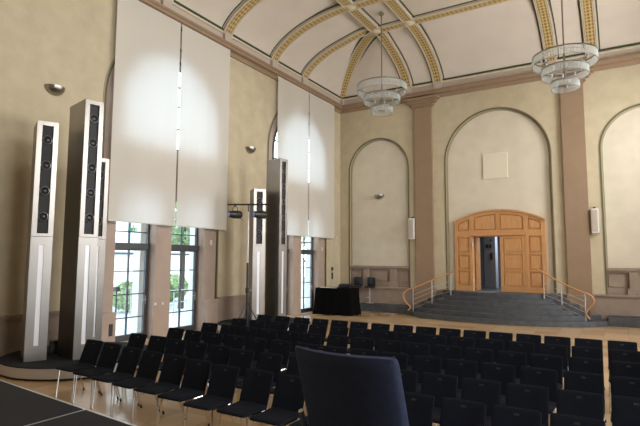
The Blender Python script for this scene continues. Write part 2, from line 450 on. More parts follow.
# ------------------------------------------------------------------ staircase
stair = empty('stone_staircase', (6.97, 0, 0), 0, 'dark grey stone steps in wide curved tiers leading up to the wooden double door', 'steps')
for i in range(6):
    ra, rb = 3.72-.31*i, 2.15-.27*i
    pts = [(ra*cos(PI+PI*j/56), -.002+rb*sin(PI+PI*j/56)) for j in range(57)]
    hh = .1667
    b = MB().plate([pts], lambda a_, b_, d_: (a_, b_, d_), hh*i, hh*(i+1)-(.0 if i == 5 else .0))
    b.build('step', 'black_stone', stair, bevel=.008)

def handrail(posts, rail, label):
    t = empty('stair_railing', (posts[0][0], posts[0][1], 0), 0, label, 'railing', None)
    o_ = Vector((posts[0][0], posts[0][1], 0)); q = lambda p: tuple(Vector(p)-o_)
    for x, y, z0, z1 in posts:
        MB().tube([q((x, y, z0)), q((x, y, z1))],   .022, 10).build('post', 'alu', t, smooth=True)
    for f in (.12, .32, .52, .72):
        MB().tube([q((x, y, z0+f*(z1-z0)+.0)) for x, y, z0, z1 in posts], .012, 6).build('cross_rod', 'alu', t, smooth=True)
    pts = [Vector(q(p)) for p in rail]; out = []
    for i in range(len(pts)-1):
        p0, p1, p2, p3 = pts[max(i-1, 0)], pts[i], pts[i+1], pts[min(i+2, len(pts)-1)]
        for j in range(6):
            u = j/6; out.append(.5*((2*p1)+(-p0+p2)*u+(2*p0-5*p1+4*p2-p3)*u*u+(-p0+3*p1-3*p2+p3)*u**3))
    out.append(pts[-1])
    tag(MB().tube(out, .027, 10).build('handrail', 'rail_wood', t, smooth=True), 'curved orange-brown wooden handrail')
handrail([(3.83, -.9, .155, 1.05), (4.56, -.75, .5, 1.37), (5.27, -.6, .66, 1.67)],
         [(5.48, -.55, 1.83), (5.27, -.6, 1.71), (4.56, -.75, 1.40), (3.95, -.9, 1.12), (3.65, -.95, 1.02), (3.48, -1.0, .88), (3.46, -1.0, .70), (3.56, -.98, .5), (3.71, -.95, .36), (3.70, -.93, .26), (3.62, -.93, .2)],
         'steel stair railing with curling wooden handrail to the left of the wooden door')
handrail([(9.95, -.9, .155, 1.09), (9.22, -.75, .5, 1.37), (8.64, -.6, .66, 1.70)],
         [(8.42, -.55, 1.92), (8.64, -.6, 1.76), (9.22, -.75, 1.43), (9.85, -.9, 1.14), (10.08, -.92, 1.06), (10.22, -.94, .90), (10.19, -.94, .74), (10.02, -.92, .54), (9.97, -.92, .4), (10.07, -.92, .24)],
         'steel stair railing with curling wooden handrail to the right of the wooden door')

# ------------------------------------------------------------------ wooden portal
door = bpy.data.objects.new('door_1', None); COL.objects.link(door); door.location = (6.98, 0, 1.0); st(door, 'orange-brown panelled wooden portal with shallow arched head, left leaf open')
DX = lambda a, b, d: (a-6.98, d, b-1.0)
def big_arc(x0, x1, zs, top, inset=0, n=24):
    c = (x0+x1)/2; h = (x1-x0)/2; rise = top-zs; r = (h*h+rise*rise)/(2*rise)
    return c, zs+rise-r, r
pc, pz, pr = big_arc(5.30, 8.68, 3.74, 4.17)
def arc_between(x0, x1, inset, n=10):
    r = pr-inset; return [(x1+(x0-x1)*i/n, pz+math.sqrt(r*r-(x1+(x0-x1)*i/n-pc)**2)) for i in range(n+1)]
outer = [(5.30, .98), (6.0, .98), (6.0, 3.14), (7.97, 3.14), (7.97, .98), (8.68, .98)]+arc_between(5.30, 8.68, 0, 28)
sidez = [(1.20, 1.77), (1.85, 2.42), (2.50, 3.12)]
holes = []
for x0, x1 in ((5.42, 5.88), (8.10, 8.54)):
    for z0, z1 in sidez: holes.append(rect(x0, x1, z0, z1))
for x0, x1 in ((5.42, 5.90), (6.06, 6.92), (7.05, 7.92), (8.08, 8.54)):
    holes.append([(x0, 3.37), (x1, 3.37)]+arc_between(x0, x1, .155))
MB().plate([outer]+[h[::-1] for h in holes], DX, REC-.14, REC).build('frame', 'door_wood', door, bevel=.008)
pn = MB()
def inset_poly(h, d):
    cx = sum(p[0] for p in h)/len(h); x0 = min(p[0] for p in h); x1 = max(p[0] for p in h); z0 = min(p[1] for p in h); z1 = max(p[1] for p in h)
    cz_ = (z0+z1)/2; return [(cx+(p[0]-cx)*(1-2*d/(x1-x0)), cz_+(p[1]-cz_)*(1-2*d/(z1-z0))) for p in h]
for h in holes:
    pn.plate([h], DX, REC-.085, REC-.01); pn.plate([inset_poly(h, .05)], DX, REC-.115, REC-.085)
pn.build('panel', 'door_wood', door, bevel=.01)
MB().plate([arc_between(5.28, 8.70, -.02, 28)[::-1]+arc_between(5.28, 8.70, .045, 28)], DX, REC-.19, REC-.10).build('arch_moulding', 'door_wood', door, bevel=.008)
MB().box(-1.0, 1.02, REC-.18, REC-.02, 2.16, 2.23).build('transom', 'door_wood', door, bevel=.01)
def leaf(w, h, rows, name, loc, rz):
    hs = [rect(.11, w-.11, z0, z1) for z0, z1 in rows]
    b = MB().plate([rect(0, w, 0, h)]+[x[::-1] for x in hs], FAR, -.06, .03)
    for x in hs: b.plate([x], FAR, -.030, .008); b.plate([inset_poly(x, .045)], FAR, -.052, .022)
    o = b.build(name, 'door_wood', door, bevel=.006); o.location = loc; o.rotation_euler = (0, 0, rz)
    return o
rows = [(.20, .77), (.85, 1.44), (1.52, 2.06)]
lf = leaf(.92, 2.13, rows, 'door_leaf', (.07, REC-.07, .0), 0)
lo = leaf(1.0, 2.13, rows, 'door_leaf', (-.93, REC+.24, .0), R(98))
hd = MB().tube([(.85, -.03, 1.05), (.85, -.08, 1.05), (.74, -.08, 1.05)], .010, 8); hd.build('door_handle', 'chrome', lo, smooth=True)
tag(lo, 'open left leaf standing into the foyer')
for z in (.35, 1.75): MB().box(-.98, -.955, REC-.17, REC-.13, z, z+.12).build('hinge', 'white_plastic', door)
jb = MB().box(-1.03, -.985, REC, REC+.22, 0, 2.18).box(.085, .14, REC, REC+.22, 0, 2.18).box(-.985, .085, REC, REC+.22, 2.135, 2.18)
jb.build('jamb', 'door_wood', door)
# foyer behind
st(MB().box(4.97, 8.96, .0, REC, .9, .998).box(5.95, 7.12, REC, REC+.22, .9, .998).build('floor', 'black_stone'))
FX0, FX1, FY1 = 3.6, 9.6, 5.2
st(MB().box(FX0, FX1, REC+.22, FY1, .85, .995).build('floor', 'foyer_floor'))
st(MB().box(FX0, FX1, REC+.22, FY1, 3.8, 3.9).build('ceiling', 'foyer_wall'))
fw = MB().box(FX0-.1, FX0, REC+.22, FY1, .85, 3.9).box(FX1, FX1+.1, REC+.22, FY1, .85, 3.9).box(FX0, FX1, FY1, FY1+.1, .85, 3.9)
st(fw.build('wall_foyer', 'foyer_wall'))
fp = empty('foyer_pillar', (6.16, 2.6, .995), 0, 'blue-grey square pillar with small black boxes seen through the open door', 'pillar')
MB().box(-.28, .22, -.2, .25, 0.001, 2.8).build('shaft', 'foyer_pillar', fp, bevel=.02)
for (x, z, w, h) in ((-.18, 1.75, .1, .16), (-.04, 1.75, .1, .16), (.03, 2.05, .06, .06), (.0, 1.25, .1, .28)): MB().box(x, x+w, -.225, -.2, z, z+h).build('wall_box', 'black_plastic', fp)
o = MB().box(5.75, 6.0, 4.6, 4.7, 1.0, 3.1).build('display_board', 'foyer_white'); tag(o, 'white board standing in the foyer behind the blue-grey pillar', 'board')
cb = empty('foyer_cabinet', (6.85, 3.2, .995), 0, 'dark cabinet in the foyer at the right of the blue-grey pillar', 'cabinet')
MB().box(-.2, .5, -.2, .3, .001, 1.1).build('body', 'black_plastic', cb, bevel=.01); MB().box(-.23, .53, -.23, .33, 1.101, 1.14).build('top', 'door_wood', cb)
MB().box(-.15, .45, -.22, -.205, .1, 1.0).build('door', 'dark_metal', cb)

# ------------------------------------------------------------------ french doors and upper windows
XF = -.36
wn = 1
def french(c0, c1, label, plain=False):
    global wn
    wn += 1
    t = bpy.data.objects.new('door_%d' % wn, None); COL.objects.link(t); t.location = (XF, (c0+c1)/2, .02); st(t, label)
    h = (c1-c0)/2
    def bar(n, y0, y1, z0, z1, x0=-.03, x1=.03, m='grey_frame', p=t, bev=.004): return MB().box(x0, x1, y0, y1, z0, z1).build(n, m, p, bevel=bev)
    f = MB()
    lp = seg_arch(-h, h, 0, 3.73, .3); ip = seg_arch(-h+.06, h-.06, .10, 3.70, .27)
    f.plate([lp, ip[::-1]], LEFT, -.035, .045); f.build('frame', 'grey_frame', t)
    lf = MB().plate([rect(-h+.06, h-.06, .06, 2.46), rect(-h+.12, h-.12, .16, 2.40)[::-1]], LEFT, -.055, .02).build('door_leaf', 'grey_frame', t)
    for z in (.60, 1.22, 1.84): bar('glazing_bar', -h+.1, h-.1, z-.014, z+.014, p=lf)
    bar('glazing_bar', -.016, .016, .1, 2.42, p=lf)
    bar('transom', -h+.02, h-.02, 2.43, 2.60, -.04, .10)
    bar('glazing_bar', -h+.04, h-.04, 2.89, 2.92); bar('glazing_bar', -.014, .014, 2.6, 4.0)
    MB().box(-.006, .006, -h+.06, h-.06, .1, 2.45).build('pane', 'pane_glass', lf)
    MB().box(-.006, .006, -h+.06, h-.06, 2.6, 3.73).build('pane', 'pane_glass', t)
    hd = MB().tube([(.05, h-.09, 1.05), (.10, h-.09, 1.05), (.10, h-.22, 1.05)], .011, 8); hd.box(.05, .06, h-.11, h-.07, .92, 1.16); hd.build('door_handle', 'chrome', lf)
    return t
french(BAYS[0]-1.6, BAYS[0]-.29, 'grey framed glazed french door, leftmost in the left wall')
french(BAYS[0]+.28, BAYS[0]+1.6, 'grey framed glazed french door right of the leftmost one, tree trunk outside')
french(BAYS[1]-1.6, BAYS[1]-.29, 'grey framed glazed french door behind the second loudspeaker group')
french(BAYS[1]+.28, BAYS[1]+1.6, 'grey framed glazed french door nearest the far wall')
for i, c in enumerate(BAYS):
    t = bpy.data.objects.new('window_%d' % (i+1), None); COL.objects.link(t); t.location = (XF+.1, c+.05, 5.4); st(t)
    a = arch_loop(-1.8, 1.8, 0, .9); b_ = arch_loop(-1.72, 1.72, .08, .9)
    MB().plate([a, b_[::-1]], LEFT, -.04, .04).build('frame', 'grey_frame', t)
    g = MB()
    for y in (-.9, 0, .9): g.box(-.02, .02, y-.025, y+.025, .05, .9+math.sqrt(1.75**2-y*y))
    for z in (.7, 1.4, 2.0): 
        hw = 1.75 if z < .9 else math.sqrt(1.75**2-(z-.9)**2)
        g.box(-.02, .02, -hw, hw, z-.025, z+.025)
    g.build('glazing_bar', 'grey_frame', t)
    MB().plate([b_], LEFT, -.005, .005).build('pane', 'pane_glass', t)
# exit signs on the transom lights
for i, (y, w_) in enumerate(((BAYS[0]-.93, 'leftmost french door'), (BAYS[0]+.94, 'second french door, beside the tree trunk'))):
    e = empty('exit_sign', (XF+.14, y, 2.98), 0, 'small green emergency exit sign above the '+w_, 'sign', None)
    MB().box(-.01, .01, -.10, .10, -.055, .055).build('plate', 'exit_green', e)
    pg = MB().box(.011, .014, -.03, .0, -.01, .025).box(.011, .014, -.02, -.005, .03, .045).box(.011, .014, -.05, -.02, -.035, -.01).box(.011, .014, -.015, .025, -.04, -.015).box(.011, .014, .035, .09, -.045, .045)
    pg.build('pictogram', 'exit_white', e)
    MB().box(-.008, .008, -.004, .004, .06, .14).build('bracket', 'dark_metal', e)

# ------------------------------------------------------------------ roller blinds
def blind(y0, y1, label):
    t = empty('roller_blind', (.17, (y0+y1)/2, 3.13), 0, label, 'blind', None)
    h = (y1-y0)/2; b = MB(); n = 24; zt = 6.04
    for j in range(2):
        for i in range(n+1):
            y = -h+2*h*i/n; x = .006*sin(i*.9)+.004*sin(i*2.3)
            b.v.append((x*(1-j), y, .03 if j == 0 else zt))
    for i in range(n): b.f.append([i, i+1, n+2+i, n+1+i])
    o = b.build('fabric', 'blind_fabric', t, smooth=True)
    MB().box(-.012, .012, -h, h, 0, .035).build('bottom_bar', 'white_plastic', t, bevel=.004)
    MB().tube([(-.05, -h, zt-.02), (-.05, h, zt-.02)], .03, 10).build('roller', 'white_plastic', t, smooth=True)
blind(-12.32, -10.15, 'cream roller blind, leftmost of the four, above the leftmost glazed door')
blind(-10.09, -7.95, 'cream roller blind above the second glazed door, right half of the nearer pair')
blind(-5.22, -3.03, 'cream roller blind just right of the tall loudspeaker tower, left half of farther pair')
blind(-2.98, -.87, 'cream roller blind closest to the far wall')

# ------------------------------------------------------------------ loudspeaker towers
def platform(cx, cy, label):
    t = empty('speaker_platform', (cx, cy, 0), 0, label, 'platform')
    MB().lathe([(0, 0.002), (1.38, .002), (1.38, .05)], seg=64).build('plinth', 'black', t, smooth=True)
    MB().lathe([(1.36, .05), (1.43, .05), (1.43, .23), (1.36, .23)], seg=72).build('skirt', 'chrome_band', t, smooth=True)
    tag(t.children[-1], 'brushed steel band')
    MB().lathe([(0, .23), (1.44, .23), (1.44, .25), (0, .25)], seg=64).build('deck', 'carpet', t)
    # cut away where the wall is
    return t
platform(1.46, -13.75, 'low round speaker platform with steel rim at the left edge, nearest the stage')
platform(1.46, -7.55, 'low round speaker platform under the tall speaker towers beside the lighting stand')
def tower(x, y, rz, h, drivers, label, w=.38, dep=.66):
    """front face centre at x,y; faces +x before turning"""
    t = empty('loudspeaker_tower', (x, y, .25), rz, label, 'loudspeaker')
    H = h-.25
    MB().box(-dep, -.012, -w/2, w/2, .002, H).build('cabinet', 'steel', t, bevel=.006)
    g0 = 2.42; g1 = H-.09; gw = w*.25
    fr = MB().plate([rect(-w/2, w/2, g0-.06, H), rect(-gw, gw, g0, g1)[::-1]], lambda a, b, d: (d, a, b), -.012, .03)
    fr.build('front_frame', 'steel', t, bevel=.004)
    MB().box(-.011, -.004, -gw, gw, g0, g1).build('baffle', 'black', t)
    for i in range(drivers):
        z = g1-.28-i*.505
        c = MB().lathe([(0, .012), (.03, .012), (.045, .002), (.068, .018), (.078, .024)], (0, 0, z), 20, axis='x').build('driver', 'cone', t, smooth=True)
        MB().lathe([(.068, .012), (.076, .032), (.088, .028), (.090, .0)], (0, 0, z), 24, axis='x').build('surround', 'cone_ring', c, smooth=True)
    lp = MB().plate([rect(-w/2, w/2, .002, g0-.064), rect(-.042, .042, .29, 2.20)[::-1]], lambda a, b, d: (d, a, b), -.012, .018)
    lp.build('lower_panel', 'steel', t, bevel=.003)
    tag(MB().box(-.01, .004, -.042, .042, .29, 2.20).build('light_slot', 'steel_pale', t), 'pale vertical strip')
    return t
tower(1.50, -14.72, R(-24), 4.88, 4, 'brushed steel loudspeaker tower standing alone at the left, nearest the stage')
tower(2.06, -14.12, R(-12), 5.38, 5, 'tallest steel loudspeaker tower of the left group, below the wall lamp', w=.37, dep=.78)
tower(1.45, -13.49, R(-4), 4.38, 3, 'short loudspeaker tower half hidden behind the tallest tower of the left group')
tower(1.52, -7.98, R(-36), 4.38, 3, 'short steel loudspeaker tower behind the lighting stand', w=.38, dep=.45)
tower(2.0, -7.39, R(-10), 5.38, 5, 'tallest steel loudspeaker tower beside the two farther blinds', w=.34, dep=.60)
o = empty('floor_monitor', (.95, -14.0, .25), R(-25), 'small black box on the round platform between two loudspeaker towers', 'loudspeaker')
MB().plate([[(-.12, .002), (.12, .002), (.10, .25), (-.10, .25)]], lambda a, b, d: (d, a, b), -.09, .09).build('housing', 'black_plastic', o, bevel=.01)
MB().box(.09, .098, -.08, .08, .03, .2).build('grille', 'dark_metal', o)

# ------------------------------------------------------------------ lighting stand
sx, sy = 2.3, -9.46
ang = math.atan2(1.83, .15)
t = empty('lighting_stand', (sx, sy, 0), 0, 'tall tripod lighting stand with crossbar in front of the short speaker tower', 'stand')
MB().tube([(0, 0, .35), (0, 0, 2.1)], .03, 10).build('lower_mast', 'black_plastic', t, smooth=True)
MB().tube([(0, 0, 2.0), (0, 0, 3.5)], .022, 10).build('upper_mast', 'alu', t, smooth=True)
MB().tube([(0, 0, 3.4), (0, 0, 3.73)], .02, 10).build('spigot', 'black_plastic', t, smooth=True)
MB().tube([(-.50, -.30, 3.70), (0, 0, 3.705), (.50, .302, 3.71)], .022, 8).build('crossbar', 'black', t, smooth=True)
MB().lathe([(0, 1.28), (.05, 1.28), (.05, 1.42), (0, 1.42)]).build('collar', 'black_plastic', t); MB().tube([(.05, 0, 1.35), (.12, .1, 1.35)], .015).build('crank', 'steel', t)
for a in (20, 140, 260):
    MB().tube([(0, 0, 1.05), (.62*cos(R(a)), .62*sin(R(a)), .02)], .016, 8).build('leg', 'black_plastic', t, smooth=True)
    MB().tube([(0, 0, .42), (.33*cos(R(a)), .33*sin(R(a)), .47)], .010, 6).build('brace', 'black_plastic', t, smooth=True)
for y, lab in ((-.37, 'black stage spotlight hanging at the left end of the crossbar'), (.31, 'black stage spotlight hanging from the crossbar in front of the short tower')):
    e = empty('stage_spotlight', (sx+y*.856, sy+y*.517, 3.425), R(-20), lab, 'spotlight')
    MB().lathe([(0, -.2), (.085, -.2), (.095, -.10), (.11, -.05), (.11, .16), (.09, .19), (0, .2)], (0, 0, 0), 20, axis='y').build('can', 'black_plastic', e, smooth=True)
    MB().lathe([(0, -.225), (.05, -.215), (.078, -.198)], (0, 0, 0), 20, axis='y').build('lens', 'chrome_blue', e, smooth=True)
    MB().tube([(-.13, 0, 0), (-.13, 0, .18), (0, 0, .235), (.13, 0, .18), (.13, 0, 0)], .010, 6).build('yoke', 'black', e)
    MB().box(-.02, .02, -.03, .03, .225, .30).build('clamp', 'black', e)
    MB().tube([(0, .1, .12), (0, .22, .05), (0, .18, -.1), (.02, .24, -.16)], .006, 5).build('cable', 'black', e)

# ------------------------------------------------------------------ wall lamps, wall speakers, plates
def sconce(loc, rz, label):
    t = empty('wall_lamp', loc, rz, label, 'lamp')      # faces +x
    prof_ = [(.235*cos(a), -.235*sin(a)*.85) for a in [PI/2*i/10 for i in range(11)]][::-1]
    MB().lathe([(r, z) for r, z in prof_]+[(.225, 0)]+[(r*.95, z*.95) for r, z in prof_[::-1]], (0, 0, 0), 24, -PI/2, PI/2).build('shade', 'steel', t, smooth=True)
    MB().box(.0, .02, -.08, .08, -.14, -.02).build('wall_plate', 'dark_metal', t)
    MB().tube([(.07, 0, -.1), (.07, 0, -.02)], .03, 10).build('bulb', 'white_plastic', t)
sconce((.002, -13.77, 6.14), 0, 'brushed steel half-bowl wall lamp at the upper left above the speaker towers')
sconce((.002, -6.65, 6.11), 0, 'brushed steel half-bowl wall lamp between the two pairs of blinds')
sconce((1.92, REC-.002, 5.09), R(-90), 'steel half-bowl wall lamp in the arched niche on the far wall')
def wall_speaker(x, z, label):
    t = empty('wall_speaker', (x, 0, z), 0, label, 'loudspeaker')
    MB().box(-.12, .12, -.24, -.06, -.44, .44).build('cabinet', 'white_plastic', t, bevel=.02)
    MB().box(-.085, .085, -.25, -.238, -.38, .38).build('grille', 'frieze', t, bevel=.004)
    MB().box(-.03, .03, -.14, -.0005, .44, .50).build('bracket', 'dark_metal', t); MB().box(-.04, .04, -.06, -.0005, -.1, .1).build('wall_mount', 'dark_metal', t)
wall_speaker(3.53, 3.52, 'slim white column speaker on the wall left of the left brown pilaster')
wall_speaker(10.33, 3.60, 'slim white column speaker on the wall right of the right brown pilaster')
o = MB().box(6.47, 7.41, REC-.05, REC-.0005, 5.42, 6.44).build('wall_panel', 'panel_cream', bevel=.01); tag(o, 'square cream panel mounted high on the wall above the wooden door', 'panel')
def plate(nm, m, x, y, z, sy_, sz, label, cat, g=None):
    o = MB().box(0, .02, -sy_/2, sy_/2, -sz/2, sz/2).build(nm, m, None, bevel=.004, loc=(x, y, z)); tag(o, label, cat, g)
plate('light_switch', 'white_plastic', -.06, -10.55, .95, .07, .07, 'white switch on the pier between the two nearer glazed doors, left one', 'switch')
plate('light_switch', 'white_plastic', -.06, -10.30, .95, .07, .07, 'white switch on the pier between the two nearer glazed doors, right one', 'switch')
plate('wall_sensor', 'white_plastic', -.06, BAYS[0]+1.9, 2.72, .09, .16, 'small white sensor on the pier right of the second glazed door', 'sensor')
plate('wall_sensor', 'white_plastic', -.06, BAYS[1]+1.9, 2.66, .09, .16, 'small white sensor on the pier right of the farthest glazed door', 'sensor')
plate('socket_plate', 'dark_metal', .10, BAYS[0]-1.75, .42, .10, .30, 'dark socket plate low on the pier left of the leftmost glazed door', 'socket')
plate('wall_sensor', 'white_plastic', 0, -.35, 3.2, .09, .13, 'small white sensor on the ochre wall beside the far corner', 'sensor')
plate('control_box', 'black_plastic', 0, -.75, 1.80, .16, .15, 'upper black control box on the wall above the draped table', 'box')
plate('control_box', 'black_plastic', 0, -.75, 1.49, .13, .28, 'lower, taller black control box on the wall above the draped table', 'box')

# ------------------------------------------------------------------ chandeliers
def chandelier(x, y, z, label):
    t = empty('chandelier', (x, y, z), 0, label, 'chandelier')
    rings = ((.86, 0, .27), (.62, -.38, .24), (.37, -.78, .22))
    MB().tube([(0, 0, .05), (0, 0, ZT-z)], .022, 10).build('rod', 'steel', t, smooth=True)
    MB().lathe([(0, 0), (.10, 0), (.10, .03), (.03, .10), (0, .10)], (0, 0, ZT-z-.10), 16).build('ceiling_rose', 'steel', t, smooth=True)
    MB().tube([(0, 0, .08), (0, 0, -.78)], [.03, .03], 10).build('stem', 'steel', t, smooth=True)
    for r, dz, hh in rings:
        g = MB().lathe([(r-.02, dz), (r+.012, dz), (r+.012, dz-.035), (r-.02, dz-.035), (r-.02, dz)], seg=64).build('ring', 'steel', t, smooth=True)
        rods = MB(); n = int(2*PI*r/.036)
        for i in range(n):
            a = 2*PI*i/n; rods.tube([(r*cos(a), r*sin(a), dz-.03), (r*cos(a), r*sin(a), dz-hh)], .0115, 5)
        tag(rods.build('glass_rods', 'crystal', g), 'fringe of clear glass rods')
        MB().lathe([(r-.006, dz-hh+.0), (r+.008, dz-hh), (r+.008, dz-hh-.01), (r-.006, dz-hh-.01), (r-.006, dz-hh)], seg=64).build('lower_ring', 'steel', t, smooth=True)
        for i in range(3):
            a = 2*PI*i/3+.4
            MB().tube([(0, 0, dz+.16 if dz == 0 else dz+.1), (r*cos(a), r*sin(a), dz)], .007, 6).build('spoke', 'steel', t)
        nb = 8 if r > .5 else 5
        for i in range(nb):
            a = 2*PI*i/nb+.2; q = r*.72
            MB().tube([(q*cos(a), q*sin(a), dz-.03), (q*cos(a), q*sin(a), dz-.12)], .022, 8).build('lamp_bulb', 'white_plastic', t)
        MB().lathe([(r*.72-.012, dz-.02), (r*.72+.012, dz-.02), (r*.72+.012, dz-.03), (r*.72-.012, dz-.03), (r*.72-.012, dz-.02)], seg=40).build('lamp_ring', 'steel', t)
chandelier(4.17, -4.58, 8.27, 'three-tier glass rod chandelier farther away, above the left niche')
chandelier(9.91, -4.50, 8.15, 'three-tier glass rod chandelier nearer, in front of the right pilaster')

# ------------------------------------------------------------------ draped table, its things, bar stools
t = empty('draped_table', (1.04, -2.15, 0), 0, 'large table fully covered by a black cloth in the far left corner', 'table')
b = MB(); hw, hd_, H_ = .79, .42, 1.06; n = 120; rows_ = 9
def per(u):
    P = 4*(hw+hd_); s_ = u*P
    for (x0, y0, x1, y1) in ((-hw, -hd_, hw, -hd_), (hw, -hd_, hw, hd_), (hw, hd_, -hw, hd_), (-hw, hd_, -hw, -hd_)):
        l_ = abs(x1-x0)+abs(y1-y0)
        if s_ <= l_: return x0+(x1-x0)*s_/l_, y0+(y1-y0)*s_/l_
        s_ -= l_
    return -hw, -hd_
for j in range(rows_):
    f = j/(rows_-1)
    for i in range(n):
        x, y = per(i/n); d_ = f*(.035*sin(i*.62)+.02*sin(i*.31+1))+f*f*.07; l_ = math.hypot(x/hw, y/hd_)
        b.v.append((x*(1+d_/hw), y*(1+d_/hd_), H_*(1-f)+.004))
for j in range(rows_-1):
    for i in range(n): b.f.append([j*n+i, j*n+(i+1) % n, (j+1)*n+(i+1) % n, (j+1)*n+i])
b.f.append(list(range(n))[::-1])
b.build('tablecloth', 'black_cloth', t, smooth=True)
for x in (-.70, .70):
    for y in (-.33, .33): MB().box(x-.025, x+.025, y-.025, y+.025, .002, 1.03).build('leg', 'dark_metal', t)
c = empty('equipment_case', (1.40, -2.1, 1.064), R(8), 'black equipment case on the draped table', 'case')
MB().box(-.24, .24, -.2, .2, .001, .14).build('body', 'black_plastic', c, bevel=.02); MB().box(-.2, .2, -.17, .17, .14, .165).build('lid', 'black', c, bevel=.01)
MB().tube([(-.06, -.2, .08), (-.06, -.23, .08), (.06, -.23, .08), (.06, -.2, .08)], .008).build('handle', 'dark_metal', c)
def sheet(x, y, w, h, m, label, cat, rz):
    z = MB().box(-w/2, w/2, -h/2, h/2, 0, .012).build('paper_stack' if cat == 'paper' else cat, m, None, loc=(x, y, 1.065)); z.rotation_euler = (0, 0, rz); tag(z, label, cat)
sheet(.62, -2.35, .42, .28, 'paper', 'white papers at the left end of the draped table', 'paper', .1)
sheet(1.03, -2.42, .22, .16, 'paper', 'smaller white paper beside the black case on the draped table', 'paper', -.2)
sheet(.88, -2.45, .09, .07, 'paper_yellow', 'small yellow note between the papers on the draped table', 'note', .3)
def stool(x, y, rz, label):
    s_ = empty('bar_stool', (x, y, .336), rz, label, 'stool')     # faces -y
    MB().lathe([(0, .001), (.19, .001), (.19, .012), (.05, .03), (.03, .06), (0, .06)], seg=28).build('base', 'alu', s_, smooth=True)
    MB().tube([(0, 0, .04), (0, 0, .66)], [.028, .025], 12).build('pedestal', 'alu', s_, smooth=True)
    MB().pad(.19, .19, .07, lambda a, b_, c_: (a, b_, .70+c_)).build('seat', 'black_plastic', s_, smooth=True, weld=True)
    MB().pad(.22, .19, .06, lambda a, b_, c_: (a, .18-a*a*1.2+c_, .92+b_)).build('backrest', 'black_plastic', s_, smooth=True, weld=True)
    MB().tube([(0, .05, .68), (0, .2, .72), (0, .2, .85)], .016).build('back_bracket', 'chrome', s_)
    MB().tube([(-.12, -.16, .25), (-.02, -.02, .27), (.02, -.02, .27), (.12, -.16, .25), (-.12, -.16, .25)], .009).build('footrest', 'chrome', s_, smooth=True)
stool(1.02, -.27, R(8), 'black bar stool with chrome pedestal, left one, partly behind the draped table')
stool(1.61, -.27, R(-12), 'black bar stool with chrome pedestal, right one below the arched niche')

# ------------------------------------------------------------------ audience chairs
def make_chair(nm, fabric, lab, bw=.215, rec=20, hole=True, wrap=.35):
    """root under the seat, faces -y; back top at y=+.30, z .82"""
    c = empty(nm, (0, 0, 0), 0, lab, 'chair')
    MB().pad(.218, .225, .05, lambda a, b_, h: (a, b_-.045, .445+h-.03*max(0, -b_-.12)*4+.012*(b_/.22)**2), n=12, p=14, e=10).build('seat', fabric, c, smooth=True, weld=True)
    rk = math.tan(R(rec))
    def bf(a, b_, h):
        z = .618+b_; return (a, .30-(.83-z)*rk-wrap*a*a+h, z)
    bk = MB().pad(bw, .212, .034, bf, n=14, p=26, e=16).build('backrest', fabric, c, smooth=True, weld=True)
    if hole:
        g = MB(); P = bf(0, .155, -.017); g.box(-.024, .024, P[1]-.004, P[1]+.006, P[2]-.009, P[2]+.009); g.build('grip_hole', 'dark_metal', bk, smooth=True)
    for s_ in (-1, 1):
        l1 = MB().tube([(s_*.195, -.19, .43), (s_*.215, -.215, .0)], .0105, 8).build('leg', 'chrome', c, smooth=True)
        l2 = MB().tube([(s_*.195, .10, .43), (s_*.205, .255, .03)], .0105, 8).build('leg', 'chrome', c, smooth=True)
        MB().tube([(s_*.2045, .247, .045), (s_*.2055, .262, .0)], .014, 8).build('rubber_foot', 'black_plastic', l2)
        MB().tube([(s_*.195, -.19, .415), (s_*.195, .12, .415), (s_*.185, .165, .47), (s_*.185, .31-(.83-.62)*rk, .62)], .010, 8).build('frame', 'chrome', c, smooth=True)
    return c
NR = 6
rows_y = [-15.22, -14.25, -13.24, -12.20, -11.15, -10.20]
xr = [10.70, 10.655, 10.63, 10.60, 10.555, 10.53]
col_x = [3.51, 4.06, 4.62, 5.14, 5.66, 6.18, 6.72, 7.25, 7.75, 8.25, 8.755, 9.24, 9.725, 10.21, 10.70, 11.21]
row_dy = [(.37, .30, .23, .19, .13, .08, 0), (.28, .27, .19, .14, .10, .03, 0), (.17, .10, .09, .07, .04, .02, 0), (.08, .06, .04, .02, 0, 0, 0), (0,)*7, (0,)*7]
ordn = ['leftmost', 'second from left', 'third from left', 'fourth from left', 'fifth from left', 'sixth from left', 'seventh from left', 'middle one', 'seventh from the aisle gap', 'sixth from the aisle gap', 'fifth from the aisle gap', 'fourth from the aisle gap', 'third from the aisle gap', 'second from the aisle gap', 'last before the aisle gap', 'first beyond the aisle gap']
rown = ['front row by the stage', 'second row from the stage', 'third row from the stage', 'fourth row from the stage', 'second-to-last row', 'last row by the steps']
proto = make_chair('audience_chair', 'chair_fabric', '')
used = False
for r in range(NR):
    for j in range(16):
        if r == 0 and j == 15: continue
        o = proto if not used else copy_tree(proto)
        used = True
        x = col_x[j]+(xr[r]-10.70)*min(1, j/10)
        y = rows_y[r]-.30+row_dy[r][min(j, 6)]
        o.location = (x+random.uniform(-.010, .010), y+random.uniform(-.015, .015), 0)
        o.rotation_euler = (0, 0, R(random.uniform(-1.2, 1.2)))
        tag(o, 'black upholstered chair, %s in the %s' % (ordn[j], rown[r]), 'chair', 'rows of black audience chairs')

